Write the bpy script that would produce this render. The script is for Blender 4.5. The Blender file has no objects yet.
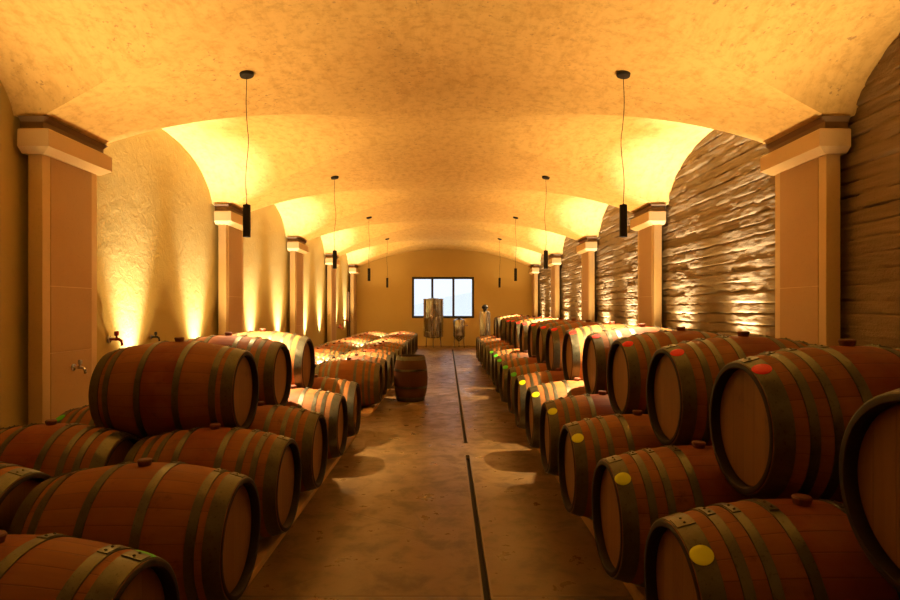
import bpy, bmesh, math, random
from math import pi, sin, cos, sqrt, radians as R
from mathutils import Vector, Matrix, noise

random.seed(7)
scn = bpy.context.scene
COL = scn.collection
H = 1.505            # camera height
F = 580.0            # focal length in pixels of the 900 px frame

# ------------------------------------------------------------------ helpers
def link(o, parent=None):
    COL.objects.link(o)
    if parent is not None:
        o.parent = parent
    return o

def obj(name, mesh, parent=None, mat=None):
    o = bpy.data.objects.new(name, mesh)
    if mat is not None and not mesh.materials:
        mesh.materials.append(mat)
    return link(o, parent)

def empty(name, loc=(0, 0, 0), rz=0.0):
    o = bpy.data.objects.new(name, None)
    o.empty_display_size = 0.1
    o.location = loc
    o.rotation_euler = (0, 0, rz)
    return link(o)

def tag(o, label=None, cat=None, group=None, kind=None):
    if label: o['label'] = label
    if cat: o['category'] = cat
    if group: o['group'] = group
    if kind: o['kind'] = kind
    return o

def to_mesh(bm, name, mat=None, smooth=False, sharp=35):
    bmesh.ops.recalc_face_normals(bm, faces=bm.faces[:])
    me = bpy.data.meshes.new(name)
    bm.to_mesh(me)
    bm.free()
    if smooth:
        for p in me.polygons: p.use_smooth = True
        me.set_sharp_from_angle(angle=R(sharp))
    if mat is not None: me.materials.append(mat)
    return me

def add_box(bm, x0, x1, y0, y1, z0, z1, bevel=0.0, seg=2):
    v = [bm.verts.new((x, y, z)) for x in (x0, x1) for y in (y0, y1) for z in (z0, z1)]
    idx = [(0, 1, 3, 2), (4, 6, 7, 5), (0, 4, 5, 1), (2, 3, 7, 6), (0, 2, 6, 4), (1, 5, 7, 3)]
    fs = [bm.faces.new([v[i] for i in f]) for f in idx]
    if bevel:
        es = list({e for f in fs for e in f.edges})
        bmesh.ops.bevel(bm, geom=es, offset=bevel, segments=seg, profile=0.5, affect='EDGES')

def box_mesh(name, mat, *a, bevel=0.0):
    bm = bmesh.new()
    add_box(bm, *a, bevel=bevel)
    return to_mesh(bm, name, mat, smooth=bevel > 0, sharp=40)

def add_lathe(bm, prof, seg=32, axis='Z', off=(0, 0, 0), closed=False):
    """prof: list of (r, t); revolve around the axis."""
    rings = []
    for r, t in prof:
        if r < 1e-6:
            p = (t, 0, 0) if axis == 'X' else ((0, t, 0) if axis == 'Y' else (0, 0, t))
            rings.append([bm.verts.new(Vector(p) + Vector(off))])
            continue
        ring = []
        for i in range(seg):
            a = 2 * pi * i / seg
            if axis == 'X': p = (t, r * sin(a), r * cos(a))
            elif axis == 'Y': p = (r * cos(a), t, r * sin(a))
            else: p = (r * cos(a), r * sin(a), t)
            ring.append(bm.verts.new(Vector(p) + Vector(off)))
        rings.append(ring)
    n = len(rings)
    for k in range(n if closed else n - 1):
        A, B = rings[k], rings[(k + 1) % n]
        for i in range(seg):
            j = (i + 1) % seg
            if len(A) == 1 and len(B) == 1: continue
            if len(A) == 1: bm.faces.new((A[0], B[j], B[i]))
            elif len(B) == 1: bm.faces.new((A[i], A[j], B[0]))
            else: bm.faces.new((A[i], A[j], B[j], B[i]))

def lathe_mesh(name, mat, prof, seg=32, axis='Z', off=(0, 0, 0), closed=False, sharp=35):
    bm = bmesh.new()
    add_lathe(bm, prof, seg, axis, off, closed)
    return to_mesh(bm, name, mat, smooth=True, sharp=sharp)

def add_tube(bm, pts, r, seg=8):
    pts = [Vector(p) for p in pts]
    rings = []
    for i, p in enumerate(pts):
        d = (pts[min(i + 1, len(pts) - 1)] - pts[max(i - 1, 0)]).normalized()
        a = d.orthogonal().normalized() if abs(d.z) > .99 else d.cross(Vector((0, 0, 1))).normalized()
        if abs(d.z) > .9: a = (Vector((1, 0, 0)) - d * d.x).normalized()
        b = d.cross(a)
        rings.append([bm.verts.new(p + a * (r * cos(2 * pi * k / seg)) + b * (r * sin(2 * pi * k / seg))) for k in range(seg)])
    for A, B in zip(rings, rings[1:]):
        for k in range(seg):
            j = (k + 1) % seg
            bm.faces.new((A[k], A[j], B[j], B[k]))
    bm.faces.new(rings[0][::-1]); bm.faces.new(rings[-1])

# ------------------------------------------------------------------ materials
class NT:
    def __init__(s, name):
        s.m = bpy.data.materials.new(name)
        s.m.use_nodes = True
        s.t = s.m.node_tree
        s.t.nodes.clear()
        s.out = s.t.nodes.new('ShaderNodeOutputMaterial')
        s.b = s.t.nodes.new('ShaderNodeBsdfPrincipled')
        s.t.links.new(s.b.outputs[0], s.out.inputs[0])
    def n(s, typ, **kw):
        nd = s.t.nodes.new(typ)
        for k, v in kw.items():
            setattr(nd, k, v)
        return nd
    def set(s, sock, v):
        if isinstance(v, bpy.types.NodeSocket): s.t.links.new(v, sock)
        elif v is not None: sock.default_value = v
    def math(s, op, a, b=None, c=None, clamp=False):
        nd = s.n('ShaderNodeMath', operation=op, use_clamp=clamp)
        s.set(nd.inputs[0], a); s.set(nd.inputs[1], b); s.set(nd.inputs[2], c)
        return nd.outputs[0]
    def smooth(s, v, lo, hi, a=0.0, b=1.0):
        nd = s.n('ShaderNodeMapRange', interpolation_type='SMOOTHSTEP')
        s.set(nd.inputs[0], v)
        nd.inputs[1].default_value = lo; nd.inputs[2].default_value = hi
        nd.inputs[3].default_value = a; nd.inputs[4].default_value = b
        return nd.outputs[0]
    def mix(s, f, a, b, mode='MIX'):
        nd = s.n('ShaderNodeMix', data_type='RGBA', blend_type=mode)
        s.set(nd.inputs[0], f)
        s.set(nd.inputs[6], a if isinstance(a, bpy.types.NodeSocket) else (*a, 1))
        s.set(nd.inputs[7], b if isinstance(b, bpy.types.NodeSocket) else (*b, 1))
        return nd.outputs[2]
    def obj(s):
        return s.n('ShaderNodeTexCoord').outputs['Object']
    def mapped(s, vec, scale=(1, 1, 1), loc=(0, 0, 0)):
        nd = s.n('ShaderNodeMapping')
        s.set(nd.inputs[0], vec)
        nd.inputs['Scale'].default_value = scale
        if isinstance(loc, bpy.types.NodeSocket): s.t.links.new(loc, nd.inputs['Location'])
        else: nd.inputs['Location'].default_value = loc
        return nd.outputs[0]
    def noise(s, vec, scale, detail=4, rough=.55, dist=0):
        nd = s.n('ShaderNodeTexNoise')
        s.set(nd.inputs['Vector'], vec)
        nd.inputs['Scale'].default_value = scale
        nd.inputs['Detail'].default_value = detail
        nd.inputs['Roughness'].default_value = rough
        nd.inputs['Distortion'].default_value = dist
        return nd.outputs[0]
    def voronoi(s, vec, scale, feature='F1'):
        nd = s.n('ShaderNodeTexVoronoi', feature=feature)
        s.set(nd.inputs['Vector'], vec)
        nd.inputs['Scale'].default_value = scale
        return nd.outputs[0]
    def bump(s, h, strength=.3, dist=.02):
        nd = s.n('ShaderNodeBump')
        nd.inputs['Strength'].default_value = strength
        nd.inputs['Distance'].default_value = dist
        s.set(nd.inputs['Height'], h)
        s.t.links.new(nd.outputs[0], s.b.inputs['Normal'])
    def finish(s, col=None, rough=None, metal=None, spec=None):
        s.set(s.b.inputs['Base Color'], (*col, 1) if isinstance(col, tuple) else col)
        s.set(s.b.inputs['Roughness'], rough)
        s.set(s.b.inputs['Metallic'], metal)
        if spec is not None: s.b.inputs['Specular IOR Level'].default_value = spec
        return s.m

RB, RC, HL = .355, .28, .475      # barrel: bilge radius, chime radius, half length

def mat_oak(name, rb=RB, hl=HL, axis='X', gain=1.35):
    k = NT(name)
    v = k.obj()
    sx = k.n('ShaderNodeSeparateXYZ'); k.set(sx.inputs[0], v)
    if axis == 'X':
        ax, p, q = sx.outputs[0], sx.outputs[1], k.math('SUBTRACT', sx.outputs[2], rb)
    else:
        ax, p, q = k.math('SUBTRACT', sx.outputs[2], hl), sx.outputs[0], sx.outputs[1]
    ang = k.math('ARCTAN2', p, q)
    rnd = k.n('ShaderNodeObjectInfo').outputs['Random']
    st = k.math('MULTIPLY_ADD', ang, 28 / (2 * pi), k.math('MULTIPLY', rnd, 17.3))
    cell = k.math('FLOOR', st)
    wn = k.n('ShaderNodeTexWhiteNoise', noise_dimensions='2D')
    cmb = k.n('ShaderNodeCombineXYZ')
    k.set(cmb.inputs[0], cell); k.set(cmb.inputs[1], k.math('MULTIPLY', rnd, 91.7))
    k.set(wn.inputs['Vector'], cmb.outputs[0])
    fr = k.math('FRACT', st)
    seam = k.smooth(k.math('ABSOLUTE', k.math('SUBTRACT', fr, .5)), .455, .495)
    off = k.n('ShaderNodeCombineXYZ'); k.set(off.inputs[0], k.math('MULTIPLY', rnd, 37.0)); k.set(off.inputs[1], k.math('MULTIPLY', rnd, 11.0))
    sc = (1.6, 26, 26) if axis == 'X' else (26, 26, 1.6)
    grain = k.noise(k.mapped(v, sc, off.outputs[0]), 1.7, 5, .6, .4)
    blot = k.noise(k.mapped(v, (1, 1, 1), off.outputs[0]), 5.5, 3, .6)
    c = k.mix(grain, tuple(gain * q for q in (.185, .069, .0145)), tuple(gain * q for q in (.30, .127, .030)))
    c = k.mix(k.math('MULTIPLY', wn.outputs['Value'], .42), c, tuple(gain * q for q in (.13, .040, .009)))
    c = k.mix(k.smooth(rnd, .25, 1, 0, .35), c, tuple(gain * q for q in (.27, .105, .030)))
    # wine-reddened belly between the bilge hoops, strongest around the bung hole
    aa = k.math('ABSOLUTE', ax)
    stain = k.math('MULTIPLY', k.smooth(k.math('MULTIPLY_ADD', blot, .06, aa), .13, .22, 1, 0), k.math('MULTIPLY', k.smooth(blot, .25, .7, .35, .95), k.smooth(k.math('FRACT', k.math('MULTIPLY', rnd, 7.31)), .05, .6, .35, 1.0)))
    c = k.mix(k.math('MULTIPLY', stain, .75), c, tuple(gain * q for q in (.150, .017, .0048)))
    dirt = k.smooth(k.noise(k.mapped(v, (3, 3, 3), off.outputs[0]), 3.0, 6, .7), .55, .8, 0, .55)
    c = k.mix(dirt, c, (.045, .018, .007))
    c = k.mix(k.math('MULTIPLY', seam, .3), c, (.025, .010, .004))
    k.bump(k.math('ADD', k.math('MULTIPLY', grain, .25), k.math('MULTIPLY', seam, -1.0)), .35, .004)
    return k.finish(c, k.smooth(grain, .3, .7, .56, .72), 0.0, .22)

def mat_head(name):
    k = NT(name)
    v = k.obj()
    sx = k.n('ShaderNodeSeparateXYZ'); k.set(sx.inputs[0], v)
    rnd = k.n('ShaderNodeObjectInfo').outputs['Random']
    st = k.math('MULTIPLY_ADD', sx.outputs[1], 11.0, k.math('MULTIPLY', rnd, 9.0))
    wn = k.n('ShaderNodeTexWhiteNoise', noise_dimensions='1D'); k.set(wn.inputs['W'], k.math('FLOOR', st))
    seam = k.smooth(k.math('ABSOLUTE', k.math('SUBTRACT', k.math('FRACT', st), .5)), .465, .497)
    off = k.n('ShaderNodeCombineXYZ'); k.set(off.inputs[1], k.math('MULTIPLY', rnd, 37.0))
    grain = k.noise(k.mapped(v, (26, 26, 1.5), off.outputs[0]), 1.6, 5, .6, .4)
    c = k.mix(grain, (.22, .099, .020), (.31, .150, .038))
    c = k.mix(k.math('MULTIPLY', wn.outputs['Value'], .3), c, (.14, .056, .012))
    c = k.mix(k.math('MULTIPLY', seam, .3), c, (.03, .013, .005))
    dirt = k.smooth(k.noise(k.mapped(v, (2, 2, 2), off.outputs[0]), 4.0, 6, .7), .58, .8, 0, .5)
    c = k.mix(dirt, c, (.05, .022, .008))
    k.bump(k.math('ADD', k.math('MULTIPLY', grain, .25), k.math('MULTIPLY', seam, -1.0)), .3, .003)
    return k.finish(c, .6, 0.0, .3)

def mat_hoop():
    k = NT('galvanised_hoop')
    v = k.obj()
    n1 = k.noise(v, 22, 5, .65)
    n2 = k.noise(v, 90, 3, .6)
    c = k.mix(n1, (.085, .082, .048), (.19, .182, .115))
    c = k.mix(k.smooth(n2, .56, .72, 0, .6), c, (.055, .042, .022))
    k.bump(n2, .12, .002)
    return k.finish(c, k.smooth(n1, .3, .7, .28, .46), .8, .5)

def mat_plain(name, col, rough=.5, metal=0.0, var=.15, scale=14, bump=0.0):
    k = NT(name)
    v = k.obj()
    n1 = k.noise(v, scale, 4, .6)
    c = k.mix(n1, tuple(x * (1 - var) for x in col), tuple(min(1, x * (1 + var)) for x in col))
    if bump: k.bump(n1, bump, .005)
    return k.finish(c, rough, metal)

def mat_timber():
    k = NT('rail_timber')
    v = k.obj()
    g = k.noise(k.mapped(v, (22, 1.3, 22)), 2, 5, .6, .3)
    c = k.mix(g, (.40, .24, .10), (.62, .42, .20))
    k.bump(g, .25, .004)
    return k.finish(c, .7)

def mat_ceiling():
    k = NT('ceiling_lime_concrete')
    v = k.obj()
    big = k.noise(v, .9, 5, .6)
    mid = k.noise(k.mapped(v, (3.2, 1.1, 1.0)), 3.0, 6, .65)
    fine = k.noise(v, 34, 4, .7)
    grit = k.noise(v, 11, 6, .75)
    c = k.mix(big, (.67, .465, .175), (.78, .565, .24))
    c = k.mix(k.smooth(mid, .45, .72, 0, .7), c, (.58, .365, .125))
    c = k.mix(k.smooth(grit, .45, .68, 0, .55), c, (.47, .285, .095))
    pits = k.smooth(k.noise(v, 19, 3, .6), .61, .70, 0, 1)
    area = k.smooth(k.noise(v, 1.5, 2, .5), .42, .62, .1, 1)
    pf = k.math('MULTIPLY', pits, area)
    c = k.mix(k.math('MULTIPLY', pf, .75), c, (.33, .20, .10))
    k.bump(k.math('ADD', k.math('MULTIPLY', fine, .5), k.math('MULTIPLY', pf, -.9)), .22, .008)
    return k.finish(c, .85, 0.0, .2)

def mat_plaster(name, c0, c1, relief=.5):
    k = NT(name)
    v = k.obj()
    big = k.noise(v, .7, 4, .6)
    lump = k.noise(v, 7.5, 6, .62, .7)
    fine = k.noise(v, 40, 3, .6)
    c = k.mix(big, c0, c1)
    c = k.mix(k.smooth(lump, .55, .75, 0, .2), c, tuple(x * .8 for x in c0))
    k.bump(k.math('ADD', lump, k.math('MULTIPLY', fine, .2)), relief, .03)
    return k.finish(c, .85, 0.0, .2)

def mat_board_concrete():
    k = NT('coursed_concrete')
    v = k.obj()
    big = k.noise(v, .8, 4, .6)
    str_ = k.noise(k.mapped(v, (1, .55, 9)), 2.4, 6, .65)
    fine = k.noise(v, 38, 5, .65)
    c = k.mix(str_, (.14, .098, .052), (.36, .265, .15))
    c = k.mix(k.smooth(big, .4, .7, 0, .4), c, (.16, .125, .078))
    c = k.mix(k.smooth(fine, .6, .75, 0, .5), c, (.09, .066, .04))
    k.bump(k.math('ADD', k.math('MULTIPLY', str_, .8), k.math('MULTIPLY', fine, .7)), .7, .02)
    return k.finish(c, .8, 0.0, .25)

def mat_stone(name, c0, c1):
    k = NT(name)
    v = k.obj()
    n1 = k.noise(v, 2.3, 5, .6)
    n2 = k.noise(v, 55, 4, .65)
    c = k.mix(n1, c0, c1)
    c = k.mix(k.smooth(n2, .57, .72, 0, .4), c, tuple(x * .72 for x in c0))
    k.bump(n2, .1, .004)
    return k.finish(c, .7, 0.0, .3)

def mat_floor():
    k = NT('floor_concrete')
    v = k.obj()
    sx = k.n('ShaderNodeSeparateXYZ'); k.set(sx.inputs[0], v)
    big = k.noise(v, .75, 6, .62, .5)
    mid = k.noise(v, 4.2, 6, .65, .3)
    fine = k.noise(v, 45, 4, .65)
    c = k.mix(big, (.115, .063, .019), (.215, .130, .047))
    c = k.mix(k.smooth(mid, .46, .66, 0, .75), c, (.07, .040, .013))
    c = k.mix(k.smooth(k.noise(v, 1.7, 5, .7, 1.0), .52, .75, 0, .5), c, (.065, .033, .013))
    c = k.mix(k.smooth(fine, .6, .75, 0, .35), c, (.2, .12, .06))
    # sawn joints across the slab every 4.33 m, hairline crack texture
    jy = k.math('ABSOLUTE', k.math('SUBTRACT', k.math('FRACT', k.math('MULTIPLY_ADD', sx.outputs[1], 1 / 4.33, -.701)), .5))
    joint = k.smooth(jy, .4970, .4985)
    cr = k.voronoi(k.mapped(v, (1, 1, 1)), .8, 'DISTANCE_TO_EDGE')
    crack = k.math('MULTIPLY', k.smooth(cr, .0, .006, 1, 0), k.smooth(k.noise(v, .9, 2, .5), .5, .6))
    line = k.math('MAXIMUM', joint, k.math('MULTIPLY', crack, .5))
    c = k.mix(k.math('MULTIPLY', line, .7), c, (.07, .04, .02))
    k.bump(k.math('ADD', k.math('MULTIPLY', fine, .4), k.math('ADD', mid, k.math('MULTIPLY', line, -2))), .16, .01)
    return k.finish(c, k.smooth(mid, .3, .7, .26, .46), 0.0, .5)

def mat_emit(name, col, strength):
    m = bpy.data.materials.new(name); m.use_nodes = True
    t = m.node_tree; t.nodes.clear()
    o = t.nodes.new('ShaderNodeOutputMaterial'); e = t.nodes.new('ShaderNodeEmission')
    e.inputs[0].default_value = (*col, 1); e.inputs[1].default_value = strength
    t.links.new(e.outputs[0], o.inputs[0])
    return m

def mat_pane():
    m = bpy.data.materials.new('window_glass'); m.use_nodes = True
    t = m.node_tree; t.nodes.clear()
    o = t.nodes.new('ShaderNodeOutputMaterial')
    a = t.nodes.new('ShaderNodeBsdfTransparent'); g = t.nodes.new('ShaderNodeBsdfGlossy')
    g.inputs['Roughness'].default_value = .03
    a.inputs[0].default_value = (.96, .98, 1, 1)
    f = t.nodes.new('ShaderNodeFresnel'); f.inputs[0].default_value = 1.45
    mx = t.nodes.new('ShaderNodeMixShader')
    t.links.new(f.outputs[0], mx.inputs[0]); t.links.new(a.outputs[0], mx.inputs[1]); t.links.new(g.outputs[0], mx.inputs[2])
    t.links.new(mx.outputs[0], o.inputs[0])
    return m

def mat_steel():
    k = NT('stainless_steel')
    v = k.obj()
    n = k.noise(k.mapped(v, (9, 9, .3)), 2, 3, .5)
    c = k.mix(n, (.30, .29, .28), (.62, .61, .59))
    return k.finish(c, k.smooth(n, .3, .7, .18, .3), 1.0)

M = dict(
    oak=mat_oak('oak_staves'), head=mat_head('oak_head'), hoop=mat_hoop(),
    chime=mat_plain('chime_end_grain', (.022, .012, .006), .7, 0, .3, 30),
    cask=mat_oak('dark_cask_staves', .28, .365, 'Z', .45),
    bung=mat_plain('bung_stopper', (.17, .055, .025), .6),
    timber=mat_timber(), ceiling=mat_ceiling(),
    plaster=mat_plaster('ochre_plaster', (.46, .36, .125), (.54, .43, .17), .3),
    endplaster=mat_plaster('end_plaster', (.62, .46, .17), (.70, .53, .21), .15),
    coursed=mat_board_concrete(),
    stone=mat_stone('dressed_limestone', (.60, .44, .24), (.70, .54, .31)),
    panel=mat_stone('pillar_panel_stone', (.44, .29, .145), (.51, .35, .185)),
    impost=mat_stone('impost_stone', (.16, .10, .055), (.21, .135, .075)),
    floor=mat_floor(),
    black=mat_plain('black_metal', (.005, .004, .004), .7, 0.0),
    frame=mat_plain('dark_window_metal', (.025, .022, .022), .5, .3),
    glass=mat_pane(), steel=mat_steel(),
    grate=mat_plain('drain_channel', (.02, .016, .012), .7),
    rail=mat_plain('drain_edge_steel', (.22, .17, .12), .45, .7),
    red=mat_plain('red_sticker', (.95, .012, .008), .5, 0, .03),
    yellow=mat_plain('yellow_sticker', (.84, .95, .010), .5, 0, .03),
    green=mat_plain('green_sticker', (.10, .62, .03), .5, 0, .03),
    valve=mat_plain('red_valve', (.23, .015, .012), .4),
    door=mat_plain('door_wood', (.10, .055, .025), .55, 0, .2, 9),
    bulb=mat_emit('lamp_glow', (1, .80, .50), 14.0),
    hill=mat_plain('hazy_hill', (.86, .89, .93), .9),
)

# ------------------------------------------------------------------ the room
XC, HALF = -.115, 3.755              # room axis and half width
XL, XR = XC - HALF, XC + HALF        # plaster wall, coursed wall
P, ZC0 = 4.36, 5.65                  # bay length, first pillar line in view
YB, YE = ZC0 - 2 * P, 23.75          # back of the room, end wall
CROWN, SPRING, HS = 3.95, 3.12, 1.73

def h_main(dx):
    # segmental barrel vault along the room
    rise = CROWN - SPRING
    Rr = (HALF ** 2 + rise ** 2) / (2 * rise)
    return max(CROWN - Rr + sqrt(max(Rr * Rr - dx * dx, 0)), 3.235)   # level seat over the imposts

def h_end(dx):
    return h_main(min(abs(dx), HALF + .12))

def z_groin(dx):
    t = (h_main(dx) - SPRING) / (CROWN - SPRING)
    return HS * sqrt(max(0, 1 - max(0, t) ** 2))

def build_ceiling():
    bm = bmesh.new()
    NX = 40
    cache = {}
    def V(x, y, z):
        key = (round(x, 4), round(y, 4), round(z, 4))
        if key not in cache: cache[key] = bm.verts.new((x, y, z))
        return cache[key]
    def quad(a, b, c, d):
        u = []
        for q in (a, b, c, d):
            if q not in u: u.append(q)
        if len(u) > 2:
            try: bm.faces.new(u)
            except ValueError: pass
    # samples of dx between 0 and HALF, denser near the wall
    ds = [HALF * sin(pi / 2 * i / NX) for i in range(NX + 1)]
    ds.append(HALF + .12); NX += 1        # bear on the walls
    lines = [ZC0 + P * k for k in range(-2, 5)]
    bays = [(a + b) / 2 for a, b in zip(lines, lines[1:])]
    # barrel strips over each pillar line
    for li, yl in enumerate(lines):
        for s in (-1, 1):
            for i in range(NX):
                rows = []
                for d in (ds[i], ds[i + 1]):
                    g = z_groin(d)
                    y0 = (bays[li - 1] + g) if li > 0 else yl - .4
                    y1 = (bays[li] - g) if li < len(bays) else YE + .1
                    y0, y1 = max(y0, YB - .3), min(y1, YE + .1)
                    rows.append([V(XC + s * d, y0 + (y1 - y0) * t / 8, h_main(d)) for t in range(9)])
                for t in range(8):
                    quad(rows[0][t], rows[0][t + 1], rows[1][t + 1], rows[1][t])
    # cross vault webs of each bay
    for yb in bays:
        for s in (-1, 1):
            for w in (-1, 1):
                for i in range(NX):
                    if abs(h_main(ds[i]) - h_main(ds[i + 1])) < 1e-6: continue
                    cols = []
                    for d in (ds[i], ds[i + 1]):
                        g = z_groin(d)
                        cols.append([V(XC + s * (d + (HALF + .12 - d) * t / 12), yb + w * g, h_main(d)) for t in range(13)])
                    for t in range(12):
                        quad(cols[0][t], cols[0][t + 1], cols[1][t + 1], cols[1][t])
    bmesh.ops.remove_doubles(bm, verts=bm.verts[:], dist=.0008)
    me = to_mesh(bm, 'ceiling', M['ceiling'], True, 9)
    tag(obj('ceiling', me), 'warm lime concrete groin vault ceiling', 'ceiling', kind='structure')
build_ceiling()

def build_floor():
    bm = bmesh.new()
    xs = [XL - .3, .185, .235, XR + .3]
    ys = [YB - .3, 5.98, 6.51, 21.5, YE + .3]
    def z(i, j): return -.09 if (i == 1 and j in (0, 2)) else 0.0
    for i in range(3):
        for j in range(4):
            h = z(i, j)
            bm.faces.new([bm.verts.new(p) for p in ((xs[i], ys[j], h), (xs[i + 1], ys[j], h), (xs[i + 1], ys[j + 1], h), (xs[i], ys[j + 1], h))])
    for j in (0, 2):
        for x in (xs[1], xs[2]):
            bm.faces.new([bm.verts.new(p) for p in ((x, ys[j], 0), (x, ys[j + 1], 0), (x, ys[j + 1], -.09), (x, ys[j], -.09))])
        for y in (ys[j], ys[j + 1]):
            bm.faces.new([bm.verts.new(p) for p in ((xs[1], y, 0), (xs[2], y, 0), (xs[2], y, -.09), (xs[1], y, -.09))])
    me = to_mesh(bm, 'floor', M['floor'])
    tag(obj('floor', me), 'stained brown concrete floor of the aisle', 'floor', kind='structure')
    for nm, y0, y1, lab in (('floor_drain', YB + .2, 5.97, 'narrow black drain slot in the floor, the length nearer the camera'),
                            ('floor_drain', 6.52, 21.49, 'narrow black drain slot in the floor, the length running to the window wall')):
        r = empty(nm, (.21, y0, -.089))
        tag(r, lab, 'drain', 'floor drains along the aisle')
        for s in (-1, 1):
            bm = bmesh.new()
            add_box(bm, s * .0245 - .006, s * .0245 + .006, 0, y1 - y0, 0, .093)
            obj('edge_rail', to_mesh(bm, 'edge_rail', M['rail']), r)
        obj('channel', box_mesh('channel', M['grate'], -.018, .018, 0, y1 - y0, 0, .05), r)
build_floor()

def grid_wall(name, x, sgn, mat, res_y, res_z, disp):
    """a wall along the room; disp(y, z) pushes the face into the room."""
    bm = bmesh.new()
    y0, y1, z1 = YB - .15, YE + .15, 4.12
    ny, nz = int((y1 - y0) / res_y), int(z1 / res_z)
    g = [[bm.verts.new((x + sgn * disp(y0 + (y1 - y0) * i / ny, z1 * j / nz), y0 + (y1 - y0) * i / ny, z1 * j / nz)) for j in range(nz + 1)] for i in range(ny + 1)]
    for i in range(ny):
        for j in range(nz):
            bm.faces.new((g[i][j], g[i + 1][j], g[i + 1][j + 1], g[i][j + 1]))
    return to_mesh(bm, name, mat, True, 50)

def disp_left(y, z):
    a = noise.noise(Vector((3.1, y * 1.3, z * 1.3)))
    b = noise.noise(Vector((9.7, y * 4.5, z * 4.5)))
    return .010 * a + .005 * b

COURSE = .132
def disp_right(y, z):
    zz = z + .022 * noise.noise(Vector((1.7, y * .55, z * .4))) + .010 * noise.noise(Vector((4.2, y * 2.2, z)))
    c = math.floor(zz / COURSE); f = zz / COURSE - c
    rr = random.Random(c * 7919 + 13)
    ln = .7 + rr.random() * 1.3
    blk = math.floor(y / ln + rr.random())
    rb = random.Random(c * 1543 + blk * 389 + 5)
    d = (rb.random() - .5) * .026 + (rb.random() - .5) * .014 * (f - .5)
    edge = min(f, 1 - f)
    gap = noise.noise(Vector((5.5, y * 1.6, c * 3.7)))
    if edge < .11: d -= .034 * (1 - edge / .11) * max(.12, .45 + 1.1 * gap)
    d += .006 * noise.noise(Vector((2.0, y * 3.0, z * 9.0))) + .007 * noise.noise(Vector((8.0, y * 8.0, z * 24.0)))
    d += .005 * noise.noise(Vector((6.0, y * 19.0, z * 38.0)))
    return d

tag(obj('wall_left', grid_wall('wall_left', XL, 1, M['plaster'], .12, .12, disp_left)), 'ochre plastered side wall', 'wall', kind='structure')
tag(obj('wall_right', grid_wall('wall_right', XR, -1, M['coursed'], .05, .0143, disp_right)), 'rough coursed concrete side wall', 'wall', kind='structure')
tag(obj('wall_back', box_mesh('wall_back', M['endplaster'], XL - .2, XR + .2, YB - .25, YB, -.1, 4.3)), 'plain wall behind the viewpoint', 'wall', kind='structure')

# end wall with the window opening
WX0, WX1, WZ0, WZ1 = -1.433, 1.106, 1.136, 2.815
bm = bmesh.new()
for a in ((XL - .2, WX0, -.1, 4.3), (WX1, XR + .2, -.1, 4.3), (WX0, WX1, -.1, WZ0), (WX0, WX1, WZ1, 4.3)):
    add_box(bm, a[0], a[1], YE, YE + .28, a[2], a[3])
tag(obj('wall_end', to_mesh(bm, 'wall_end', M['endplaster'])), 'ochre end wall around the window', 'wall', kind='structure')

def build_window():
    r = empty('window_1', ((WX0 + WX1) / 2, YE, WZ0))
    tag(r, 'three-pane dark metal window in the end wall', 'window', kind='structure')
    w, h = (WX1 - WX0) / 2, WZ1 - WZ0
    t = .085
    bm = bmesh.new()
    for a in ((-w, -w + t, 0, h), (w - t, w, 0, h), (-w + t, w - t, 0, t), (-w + t, w - t, h - t, h)):
        add_box(bm, a[0], a[1], -.015, .07, a[2], a[3])
    obj('window_frame', to_mesh(bm, 'window_frame', M['frame']), r)
    m1, m2 = -w + 2 * w * (432.3 - 412) / 62, -w + 2 * w * (453.4 - 412) / 62
    for mx in (m1, m2):
        obj('mullion', box_mesh('mullion', M['frame'], mx - .045, mx + .045, -.01, .06, t, h - t), r)
    for a, b in ((-w + t, m1 - .045), (m1 + .045, m2 - .045), (m2 + .045, w - t)):
        obj('pane', box_mesh('pane', M['glass'], a, b, .025, .033, t, h - t), r)
build_window()

# pale hillside outside the window
bm = bmesh.new()
ridge = [(-40, 1.0), (-12, 2.2), (-7, 1.4), (-3.5, 2.0), (0, 2.9), (3, 3.4), (6, 2.6), (10, 3.9), (16, 4.6), (40, 5)]
rows = []
for yy, k in ((46, 0.0), (56, .55), (66, 1.0), (80, .6), (95, -.2)):
    rows.append([bm.verts.new((x, yy, -2 + (z + 2.0) * k)) for x, z in ridge])
for A, B in zip(rows, rows[1:]):
    for i in range(len(A) - 1):
        bm.faces.new((A[i], A[i + 1], B[i + 1], B[i]))
tag(obj('hill', to_mesh(bm, 'hill', M['hill'], True)), 'pale hazy hillside seen through the window', 'hill', kind='structure')

# door in the plaster wall, near the end wall
r = empty('door_1', (XL + .03, 22.85, 0))
tag(r, 'dark door in the plaster wall near the end wall', 'door', kind='structure')
obj('door_leaf', box_mesh('door_leaf', M['door'], -.01, .035, -.42, .42, 0.01, 2.08), r)
bm = bmesh.new()
for a in ((-.5, -.42, 0, 2.16), (.42, .5, 0, 2.16), (-.42, .42, 2.08, 2.16)):
    add_box(bm, -.01, .06, a[0], a[1], a[2], a[3])
obj('door_frame', to_mesh(bm, 'door_frame', M['door']), r)
bm = bmesh.new(); add_tube(bm, [(.035, -.34, 1.02), (.085, -.34, 1.02), (.085, -.24, 1.02)], .01)
obj('door_handle', to_mesh(bm, 'door_handle', M['steel'], True), r)

# ------------------------------------------------------------------ pillars
ORD = ['first', 'second', 'third', 'fourth', 'fifth', 'sixth', 'seventh', 'eighth', 'ninth', 'tenth', 'eleventh', 'twelfth', 'thirteenth',
       'fourteenth', 'fifteenth', 'sixteenth', 'seventeenth', 'eighteenth', 'nineteenth', 'twentieth']

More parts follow.
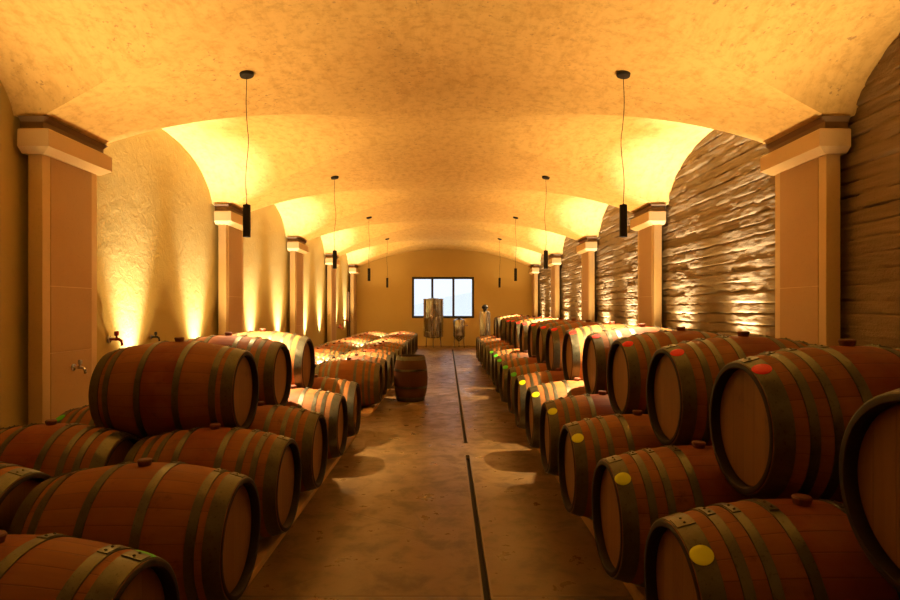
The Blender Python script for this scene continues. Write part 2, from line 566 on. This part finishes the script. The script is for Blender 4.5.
def build_pillar(s, y, label, group, half=.41):
    """s=-1 at the plaster wall, +1 at the coursed wall; local +x points from the aisle to the wall."""
    r = empty('stone_pillar', (XC + s * 3.54, y, 0), 0 if s > 0 else pi)
    tag(r, label, 'pillar', group, 'thing')
    bm = bmesh.new(); add_box(bm, 0, .132, -half, half, 0, 2.925, bevel=.008)
    obj('shaft', to_mesh(bm, 'shaft', M['stone'], True), r)
    bm = bmesh.new()
    hh = half - .105
    add_box(bm, -.006, .004, -hh, hh, 1.72, 2.90)
    add_box(bm, -.006, .004, -hh, hh, 1.10, 1.712)
    add_box(bm, -.006, .004, -hh, hh, 0.1, 1.092)
    obj('face_panel', to_mesh(bm, 'face_panel', M['panel']), r)
    # capital with a splayed underside
    bm = bmesh.new()
    e = half + .08
    lay = [(-.03, half + .025, 2.905), (-.11, e, 2.955), (-.11, e, 3.105), (-.09, e - .02, 3.12)]
    rings = []
    for x0, yy, z in lay:
        rings.append([bm.verts.new(p) for p in ((x0, -yy, z), (.17, -yy, z), (.17, yy, z), (x0, yy, z))])
    for A, B in zip(rings, rings[1:]):
        for i in range(4):
            bm.faces.new((A[i], A[(i + 1) % 4], B[(i + 1) % 4], B[i]))
    bm.faces.new(rings[0][::-1]); bm.faces.new(rings[-1])
    obj('capital', to_mesh(bm, 'capital', M['stone']), r)
    bm = bmesh.new()
    e = half + .045
    rings = []
    for x0, yy, z in ((-.04, e, 3.12), (-.04, e, 3.185), (-.075, e + .03, 3.226)):
        rings.append([bm.verts.new(p) for p in ((x0, -yy, z), (.17, -yy, z), (.17, yy, z), (x0, yy, z))])
    for A, B in zip(rings, rings[1:]):
        for i in range(4):
            bm.faces.new((A[i], A[(i + 1) % 4], B[(i + 1) % 4], B[i]))
    bm.faces.new(rings[0][::-1]); bm.faces.new(rings[-1])
    obj('impost', to_mesh(bm, 'impost', M['impost']), r)
    return r

for i in range(5):
    y = ZC0 + i * P
    if i == 4: y -= .0
    word = ['first', 'second', 'third', 'fourth', 'last'][i]
    extra = ['nearest the camera', 'nearest the camera', 'nearest the camera', 'nearest the camera', 'beside the end wall'][i]
    tail = lambda w: (word + ' stone pillar along the ' + w + (' counting from the camera' if i < 4 else ', beside the window wall'))
    for s, w, g in ((-1, 'smooth ochre plaster wall', 'pillars along the plaster wall'), (1, 'rough grey-brown coursed wall', 'pillars along the coursed wall')):
        lab = 'pale ' + tail(w)
        if i == 0 and s < 0: lab = 'pale stone pillar with a metal tap, first along the smooth ochre plaster wall'
        build_pillar(s, y, lab, g)

# ------------------------------------------------------------------ barrels
def rad(u, rb=RB, rc=RC, hl=HL):
    return rb - (rb - rc) * abs(u / hl) ** 2.0

def staves_mesh(name, mat, rb=RB, rc=RC, hl=HL, axis='X', off=None, seg=56):
    prof = []
    n = 22
    for i in range(n + 1):
        u = -hl + 2 * hl * i / n
        prof.append((rad(u, rb, rc, hl), u))
    t, dep = .026, .038
    end = [(rc - .006, hl + .004), (rc - t + .004, hl + .003), (rc - t, hl - .004), (rc - t + .006, hl - dep - .012)]
    prof += end
    # run the profile back inside so that the shell is closed
    prof += [(rc - t + .006, -hl + dep + .012), (rc - t, -hl + .004), (rc - t + .004, -hl - .003), (rc - .006, -hl - .004)]
    me = lathe_mesh(name, mat, prof, seg, axis, off if off else (0, 0, rb), closed=True, sharp=40)
    me.materials.append(M['chime'])
    for p in me.polygons:
        t = p.center.x if axis == 'X' else p.center.z - (off or (0, 0, 0))[2]
        if abs(t) > hl - .06:
            rr = sqrt(p.center.y ** 2 + (p.center.z - rb) ** 2) if axis == 'X' else sqrt(p.center.x ** 2 + p.center.y ** 2)
            if rr < rc - .002: p.material_index = 1
    return me

def head_mesh(name, mat, side, rb=RB, rc=RC, hl=HL, axis='X', off=None):
    u0 = side * (hl - .050); u1 = side * (hl - .038)
    r = rc - .0195
    prof = [(0, u0), (r, u0), (r - .012, u1), (0, u1 + side * .001)]
    return lathe_mesh(name, mat, prof, 48, axis, off if off else (0, 0, rb), sharp=30)

def hoop_mesh(name, mat, u, w, rb=RB, rc=RC, hl=HL, axis='X', off=None, lap=0.25, seg=56):
    off = off if off else (0, 0, rb)
    a, b = u - w / 2, u + w / 2
    f = lambda t: rad(t, rb, rc, hl)
    bm = bmesh.new()
    th = .0045
    add_lathe(bm, [(f(a) - .002, a), (f(a) + th, a + .001), (f(u) + th, u), (f(b) + th, b - .001), (f(b) - .002, b)], seg, axis, off, closed=False)
    # riveted overlap of the strip
    if axis == 'X':
        n = 5
        grid = []
        for i in range(n + 1):
            ang = lap + .24 * i / n
            grid.append([bm.verts.new((t, (f(t) + th + e) * sin(ang) + off[1], (f(t) + th + e) * cos(ang) + off[2])) for t, e in
                         ((a + .003, 0), (a + .004, .0035), (b - .004, .0035), (b - .003, 0))])
        for A, B in zip(grid, grid[1:]):
            for k in range(3): bm.faces.new((A[k], A[k + 1], B[k + 1], B[k]))
        bm.faces.new(grid[0]); bm.faces.new(grid[-1])
        for ang in (lap + .06, lap + .18):
            rr = f(u) + th + .0035
            c = Vector((u, rr * sin(ang) + off[1], rr * cos(ang) + off[2]))
            bmesh.ops.create_icosphere(bm, subdivisions=1, radius=.006, matrix=Matrix.Translation(c))
    return to_mesh(bm, name, mat, True, 40)

def sticker_mesh(name, mat, side, ang, rr=.037, hoop_w=.085):
    u0 = side * (HL - .036)
    bm = bmesh.new()
    base = lambda t: rad(t) + .0045
    def P_(t, a, e):
        q = base(t) + e
        return bm.verts.new((t, q * sin(a), q * cos(a) + RB))
    n = 22
    rings = []
    for k, e in ((0, .0022), (.55, .0022), (.97, .0022), (1, .0005)):
        if k == 0:
            rings.append([P_(u0, ang, e)]); continue
        rings.append([P_(u0 + rr * k * cos(2 * pi * i / n), ang + rr * k * sin(2 * pi * i / n) / base(u0), e) for i in range(n)])
    for i in range(n):
        bm.faces.new((rings[0][0], rings[1][i], rings[1][(i + 1) % n]))
    for A, B in zip(rings[1:], rings[2:]):
        for i in range(n): bm.faces.new((A[i], B[i], B[(i + 1) % n], A[(i + 1) % n]))
    return to_mesh(bm, name, mat, True, 60)

BODY = staves_mesh('staves', M['oak'])
HEADS = [head_mesh('head', M['head'], s) for s in (-1, 1)]
def hoop_set(us, lap):
    out = []
    for u, w in us:
        for s in (-1, 1):
            out.append(hoop_mesh('hoop', M['hoop'], s * u, w, lap=lap + .05 * (len(out) % 3)))
    return out
HOOPS = {
    8: hoop_set([(HL - .038, .072), (HL - .140, .036), (HL - .222, .036), (.130, .040)], -.15),
    6: hoop_set([(HL - .038, .072), (HL - .125, .042), (.125, .042)], .02),
}
BUNG = lathe_mesh('bung', M['bung'], [(0, RB * 2 - .012), (.026, RB * 2 - .012), (.029, RB * 2 + .004), (.034, RB * 2 + .022), (.030, RB * 2 + .028), (0, RB * 2 + .028)], 20)

def proto(nh):
    r = bpy.data.objects.new('wine_barrel', None)
    r.empty_display_size = .1
    kids = [bpy.data.objects.new('staves', BODY)] + [bpy.data.objects.new('head', h) for h in HEADS] + \
           [bpy.data.objects.new('hoop', h) for h in HOOPS[nh]] + [bpy.data.objects.new('bung', BUNG)]
    return r, kids
PROTO = {n: proto(n) for n in (6, 8)}

NSTICK = {}
def barrel(x, y, zc, label, group, hoops=8, sticker=None):
    """x, y, zc: centre of the barrel; sticker: (colour, end, angle from the top towards the camera)."""
    pr, kids = PROTO[hoops]
    r = pr.copy(); COL.objects.link(r)
    r.location = (x, y, zc - RB)
    r.rotation_euler = (0, 0, R(random.uniform(-.8, .8)))
    tag(r, label, 'barrel', group)
    for c in kids:
        d = c.copy(); COL.objects.link(d); d.parent = r
    if sticker:
        colr, end, ang = sticker
        me = sticker_mesh('sticker', M[colr], end, R(-ang))
        so = obj('sticker', me, r)
        so['label'] = 'round ' + colr + ' sticker on the end hoop'
    return r

def nth(i, n):
    return ORD[i]

# --- coursed-wall side: floor row and the row stacked on it
ZR, ZRT = H - 1.06, H - .515          # barrel centre heights
XRB, XRT = .81 + HL, 1.27 + HL
yb = [1.10, 2.10, 2.96, 3.87, 4.79] + [4.79 + .92 * k for k in range(1, 13)]
yt = [(a + b) / 2 for a, b in zip(yb, yb[1:])]
for i, y in enumerate(yb):
    st = None
    if 1 <= i <= 6: st = ('yellow', -1, 37 + random.uniform(-3, 3))
    elif 7 <= i <= 11: st = ('green', -1, 36 + random.uniform(-3, 3))
    x = XRB + (random.uniform(-.015, .015) if i > 2 else 0)
    what = 'oak barrel, %s sticker' % (st[0] if st else 'no')
    lab = what + ', %s from the camera in the floor row by the coursed wall' % nth(i - 1, 17)
    if i == 0: lab = 'oak barrel underneath the nearest barrel of the upper row by the coursed wall'
    barrel(x, y, ZR, lab,
           'floor row of barrels on the coursed-wall side', 8, st)
for i, y in enumerate(yt):
    st = None
    if 1 <= i <= 12: st = ('red', -1, 24 + random.uniform(-4, 4))
    x = XRT + (random.uniform(-.02, .02) if i > 3 else 0)
    what = 'oak barrel, %s sticker' % ('red' if st else 'no')
    barrel(x, y, ZRT, what + ', %s from the camera in the upper row by the coursed wall' % nth(i, 16),
           'upper row of barrels on the coursed-wall side', 8, st)

# --- plaster-wall side: two floor rows, three barrels stacked, then a low block of barrels
ZL, ZLT = H - 1.115, H - .585
XL1, XL2, XLT = -(1.0 + HL), -(2.03 + HL), -(1.43 + HL)
yl = [1.89, 2.83, 3.69, 4.58, 5.56, 6.47]
lh = [6, 6, 8, 8, 8, 8]
for i, y in enumerate(yl):
    st = ('green', 1, -20) if i == 0 else None
    barrel(XL1, y, ZL, ('oak barrel, green sticker' if st else 'plain oak barrel') + ', %s from the camera in the aisle row facing the yellow-stickered barrels' % nth(i, 6),
           'aisle row of barrels on the plaster-wall side', lh[i], st)
for i, y in enumerate(yl):
    if i == 0: continue
    st = ('green', -1, 30) if i == 3 else None
    lab = {1: 'oak barrel partly in view, nearest of the rear floor row by the plaster wall',
           2: 'oak barrel in the rear floor row, in front of the pillar with the tap',
           3: 'oak barrel with green sticker in the rear row, at the foot of the tap pillar',
           4: 'oak barrel of the rear floor row, under the second stacked barrel by the plaster wall',
           5: 'oak barrel of the rear floor row, under the third stacked barrel by the plaster wall'}[i]
    barrel(XL2, y - .02, ZL + .03, lab, 'rear row of barrels on the plaster-wall side', 8, st)
for i, y in enumerate([4.13, 5.06, 6.0]):
    lab = ['oak barrel stacked on top, nearest of three by the plaster wall', 'oak barrel stacked on top, middle of three by the plaster wall',
           'brightly lit oak barrel stacked on top, farthest of three by the plaster wall'][i]
    barrel(XLT, y, ZLT, lab, 'barrels stacked on top on the plaster-wall side', [6, 8, 8][i])
NB = 15
for i in range(NB):
    y = 8.7 + .785 * i
    barrel(-(.99 + HL) + random.uniform(-.02, .02), y, ZL, 'oak barrel, %s from the camera on the aisle edge of the low far block' % nth(i, NB),
           'aisle edge of the far low barrel block', 8)
    barrel(-(2.0 + HL) + random.uniform(-.02, .02), y + .03, ZL, 'oak barrel, %s from the camera on the wall edge of the low far block' % nth(i, NB),
           'wall edge of the far low barrel block', 8)

# --- timber rails under the rows
def rails(xc, z, y0, y1, where, group, dd=.315):
    for j, d in enumerate((-dd, dd)):
        top = z - rad(dd - .09) - .008
        r_ = obj('wooden_rail', box_mesh('wooden_rail', M['timber'], -.085, .085, 0, y1 - y0, 0, top, bevel=.006))
        r_.location = (xc + d, y0, 0)
        near = (d > 0) == (xc < 0)
        tag(r_, 'timber rail under the %s, on its %s side' % (where, 'aisle' if near else 'wall'), 'rail', group)
rails(XRB, ZR, .75, 16.3, 'floor row by the coursed wall', 'timber rails under the barrels', .235)
rails(XL1, ZL, 1.4, 6.95, 'aisle row near the tap pillar', 'timber rails under the barrels')
rails(XL2, ZL + .03, 2.35, 6.9, 'rear row near the tap pillar', 'timber rails under the barrels')
rails(-(.99 + HL), ZL, 8.15, 20.1, 'aisle edge of the low far block', 'timber rails under the barrels')
rails(-(2.0 + HL), ZL, 8.3, 20.1, 'wall edge of the low far block', 'timber rails under the barrels')

# --- small upright cask in the aisle
def small_cask():
    rb, rc, hl = .28, .225, .365
    r = empty('small_cask', (-.60, 9.6, 0))
    tag(r, 'small dark cask standing upright in the aisle beside the low barrel block', 'barrel')
    off = (0, 0, hl + .004)
    obj('staves', staves_mesh('cask_staves', M['cask'], rb, rc, hl, 'Z', off, 44), r)
    for s in (-1, 1):
        obj('head', head_mesh('cask_head', M['head'], s, rb, rc, hl, 'Z', off), r)
    for u, w in ((hl - .035, .06), (.14, .035)):
        for s in (-1, 1):
            obj('hoop', hoop_mesh('cask_hoop', M['hoop'], s * u, w, rb, rc, hl, 'Z', off), r)
small_cask()

# ------------------------------------------------------------------ tanks by the end wall
def tall_tank():
    r = empty('steel_tank', (-.53, 22.7, 0))
    tag(r, 'tall stainless steel tank on legs in front of the window', 'tank')
    obj('tank_body', lathe_mesh('tank_body', M['steel'], [(0, .36), (.2, .37), (.375, .42), (.39, .45), (.39, 1.86), (.40, 1.87), (.40, 1.90), (.385, 1.905), (0, 1.91)], 48), r)
    obj('lid', lathe_mesh('lid', M['steel'], [(0, 1.905), (.20, 1.905), (.20, 1.92), (.05, 1.93), (.03, 1.945), (0, 1.945)], 28), r)
    for k in range(3):
        a = pi / 6 + k * 2 * pi / 3
        bm = bmesh.new(); add_tube(bm, [(.31 * cos(a), .31 * sin(a), .42), (.34 * cos(a), .34 * sin(a), 0)], .025)
        obj('leg', to_mesh(bm, 'leg', M['steel'], True), r)
    for z in (.62, 1.2, 1.72):
        obj('band', lathe_mesh('band', M['steel'], [(.389, z - .02), (.397, z - .02), (.397, z + .02), (.389, z + .02)], 48), r)
    bm = bmesh.new(); add_tube(bm, [(.06, -.385, .56), (.06, -.47, .56), (.06, -.47, .46)], .022)
    obj('outlet', to_mesh(bm, 'outlet', M['steel'], True), r)
tall_tank()

def small_tank():
    r = empty('steel_tank', (.47, 22.6, 0))
    tag(r, 'small shiny steel tank on legs below the window, beside the tall tank', 'tank')
    obj('tank_body', lathe_mesh('tank_body', M['steel'], [(0, .22), (.08, .28), (.225, .44), (.235, .47), (.235, 1.02), (.215, 1.07), (.13, 1.12), (.07, 1.14), (0, 1.14)], 40), r)
    obj('lid', lathe_mesh('lid', M['black'], [(0, 1.135), (.075, 1.135), (.075, 1.18), (.03, 1.2), (0, 1.2)], 20), r)
    for k in range(3):
        a = pi / 2 + k * 2 * pi / 3
        bm = bmesh.new(); add_tube(bm, [(.2 * cos(a), .2 * sin(a), .48), (.23 * cos(a), .23 * sin(a), 0)], .02)
        obj('leg', to_mesh(bm, 'leg', M['steel'], True), r)
    bm = bmesh.new(); add_tube(bm, [(0, 0, .22), (0, 0, .12), (0, -.18, .12)], .025)
    obj('outlet', to_mesh(bm, 'outlet', M['steel'], True), r)
    bm = bmesh.new(); add_tube(bm, [(.225, 0, .86), (.34, -.03, .86)], .018)
    obj('side_valve', to_mesh(bm, 'side_valve', M['steel'], True), r)
small_tank()

def capped_tank():
    r = empty('steel_tank', (1.22, 18.6, 0))
    tag(r, 'slim steel tank with a black domed cap behind the far barrels', 'tank')
    obj('tank_body', lathe_mesh('tank_body', M['steel'], [(0, .12), (.16, .13), (.17, .17), (.17, 1.36), (.15, 1.42), (.06, 1.45), (0, 1.45)], 36), r)
    obj('cap', lathe_mesh('cap', M['black'], [(.055, 1.44), (.06, 1.50), (.10, 1.53), (.105, 1.57), (.07, 1.625), (.03, 1.645), (0, 1.65)], 24), r)
    for k in range(3):
        a = pi / 6 + k * 2 * pi / 3
        bm = bmesh.new(); add_tube(bm, [(.13 * cos(a), .13 * sin(a), .17), (.15 * cos(a), .15 * sin(a), 0)], .018)
        obj('leg', to_mesh(bm, 'leg', M['steel'], True), r)
capped_tank()

# ------------------------------------------------------------------ taps on the plaster wall and pillar
def tap(x, y, z, mat, label, sc=1.0, name='wall_tap'):
    r = empty(name, (x, y, z)); r.scale = (sc,) * 3
    tag(r, label, 'tap', 'taps along the plaster wall')
    obj('flange', lathe_mesh('flange', M['steel'], [(0, 0), (.034, 0), (.034, .008), (.014, .014), (0, .014)], 20, 'X'), r)
    bm = bmesh.new(); add_tube(bm, [(.008, 0, 0), (.09, 0, 0), (.115, 0, -.015), (.12, 0, -.06)], .014, 10)
    sp = obj('spout', to_mesh(bm, 'spout', mat, True), r)
    bm = bmesh.new(); add_tube(bm, [(.07, 0, .01), (.07, 0, .05)], .009, 8)
    add_box(bm, .056, .084, -.022, .022, .03, .075, bevel=.008)
    obj('handle', to_mesh(bm, 'handle', mat, True), sp)
tap(XC - 3.54 + .006, 5.66, .935, M['steel'], 'chrome tap on the first pillar by the plaster wall')
tap(XL + .012, 6.62, 1.16, M['valve'], 'dark red tap on the plaster wall just past the first pillar', 1.25)
tap(XL + .012, 7.56, 1.14, M['black'], 'black tap on the plaster wall above the nearest stacked barrel', .9)
tap(XL + .012, 20.4, .86, M['valve'], 'lower dark red tap on the plaster wall near the door', 1.5)
tap(XL + .012, 21.7, 1.08, M['valve'], 'dark red tap on the plaster wall beside the door', 1.5)

# ------------------------------------------------------------------ pendant lamps
LIGHT = (1.0, .62, .23)
def spot(name, loc, direction, watts, size, blend=1.0, radius=.03, col=LIGHT, parent=None):
    l = bpy.data.lights.new(name, 'SPOT')
    l.energy = watts; l.color = col; l.spot_size = R(size); l.spot_blend = blend; l.shadow_soft_size = radius
    o = bpy.data.objects.new(name, l)
    o.location = loc
    o.rotation_euler = Vector(direction).to_track_quat('-Z', 'Y').to_euler()
    return link(o, parent)

LZ0, LZ1 = 2.195, 2.505
def pendant(s, i):
    y = 5.56 + P * i
    x = XC + s * 1.805
    zc = h_main(s * 1.805)
    r = empty('pendant_lamp', (x, y, LZ0))
    tag(r, 'black cylinder pendant lamp, %s from the camera over the %s barrels' % (['nearest', 'second', 'third', 'farthest'][i], 'plaster-wall' if s < 0 else 'coursed-wall'),
        'lamp', 'pendant lamps over the %s barrels' % ('plaster-wall' if s < 0 else 'coursed-wall'))
    rl = .036
    sh = obj('lamp_shade', lathe_mesh('lamp_shade', M['black'], [(rl - .004, .03), (rl - .003, 0), (rl, 0), (rl, LZ1 - LZ0 - .004), (rl - .004, LZ1 - LZ0), (.006, LZ1 - LZ0), (.006, LZ1 - LZ0 + .012), (0, LZ1 - LZ0 + .012)], 28), r)
    bl = obj('bulb', lathe_mesh('bulb', M['bulb'], [(0, .012), (rl - .006, .012), (rl - .006, .02), (0, .02)], 20), sh)
    bl['label'] = 'glowing lamp disc'
    top = zc - LZ0
    tilt = math.atan2((h_main(s * 1.805 + .05) - h_main(s * 1.805 - .05)), .1)
    can = obj('canopy', lathe_mesh('canopy', M['black'], [(0, .03), (.062, .03), (.066, .02), (.066, -.012), (.06, -.02), (.012, -.026), (0, -.026)], 28), r)
    can.location = (0, 0, top - .012); can.rotation_euler = (0, -tilt, 0)
    bm = bmesh.new()
    z0 = LZ1 - LZ0
    n = 24
    amp = random.uniform(.012, .02) * random.choice((-1, 1))
    pts = []
    for k in range(n + 1):
        t = k / n
        env = sin(pi * t) * (1.0 if t < .55 else .7)
        pts.append((amp * env * sin(2 * pi * (t * 1.35 + .1)) * 1.1, amp * .6 * env * sin(5 * t), z0 + .005 + (top - .03 - z0) * t))
    add_tube(bm, pts, .0035, 6)
    obj('cord', to_mesh(bm, 'cord', M['black'], True), r)
    tl = (.02 * s, .14, -1)
    spot('lamp_beam', (0, 0, .008), tl, PEND_W, 94, 1.0, .025, (1.0, .70, .38), r)
PEND_W = 1300
for i in range(4):
    for s in (-1, 1):
        pendant(s, i)

# ------------------------------------------------------------------ wall-washing uplights behind the rows, plus an added fill pair
WASH_W, FLOOD_W = 1300, 585
for k in range(-1, 4):
    for d in (1.40, 3.23):
        y = ZC0 + P * k + d
        for s, xw in ((-1, XL), (1, XR)):
            if k == -1:
                if d > 3: continue
                # added unseen flood behind the viewpoint, fill light for the near barrels
                spot('uplight_fill', (xw - s * .50, y - 3.6, .30), (-s * .25, .10, 1), FLOOD_W * .4, 84, 1.0, .03)
                # the bay around the viewpoint: floods lean away from the wall
                spot('uplight_fill', (xw - s * .50, y + 1.15, .30), (-s * .30, .10, 1), FLOOD_W * 1.5, 70, 1.0, .03)
                continue
            spot('uplight_beam', (xw - s * .22, y, .30), (s * .06, 0, 1), WASH_W, 42, 1.0, .03, (1, .88, .68))
            spot('uplight_fill', (xw - s * .34, y, .36), (-s * .18, 0, 1), FLOOD_W, 88, 1.0, .03)

# ------------------------------------------------------------------ world, camera, view
w = bpy.data.worlds.new('daylight'); scn.world = w; w.use_nodes = True
bgn = w.node_tree.nodes['Background']
bgn.inputs[0].default_value = (.86, .93, 1.0, 1); bgn.inputs[1].default_value = 1.3

cam = bpy.data.cameras.new('camera')
cam.sensor_width = 36; cam.lens = F / 900 * 36
cam.shift_x = 3 / 900; cam.shift_y = 9 / 900
cam.clip_start = .05
co = link(bpy.data.objects.new('camera', cam))
co.location = (0, 0, H); co.rotation_euler = (R(90), 0, 0)
scn.camera = co
scn.view_settings.view_transform = 'Standard'
scn.view_settings.look = 'None'
scn.view_settings.gamma = 1
scn.view_settings.exposure = 0.0
scn.view_settings.use_curve_mapping = False
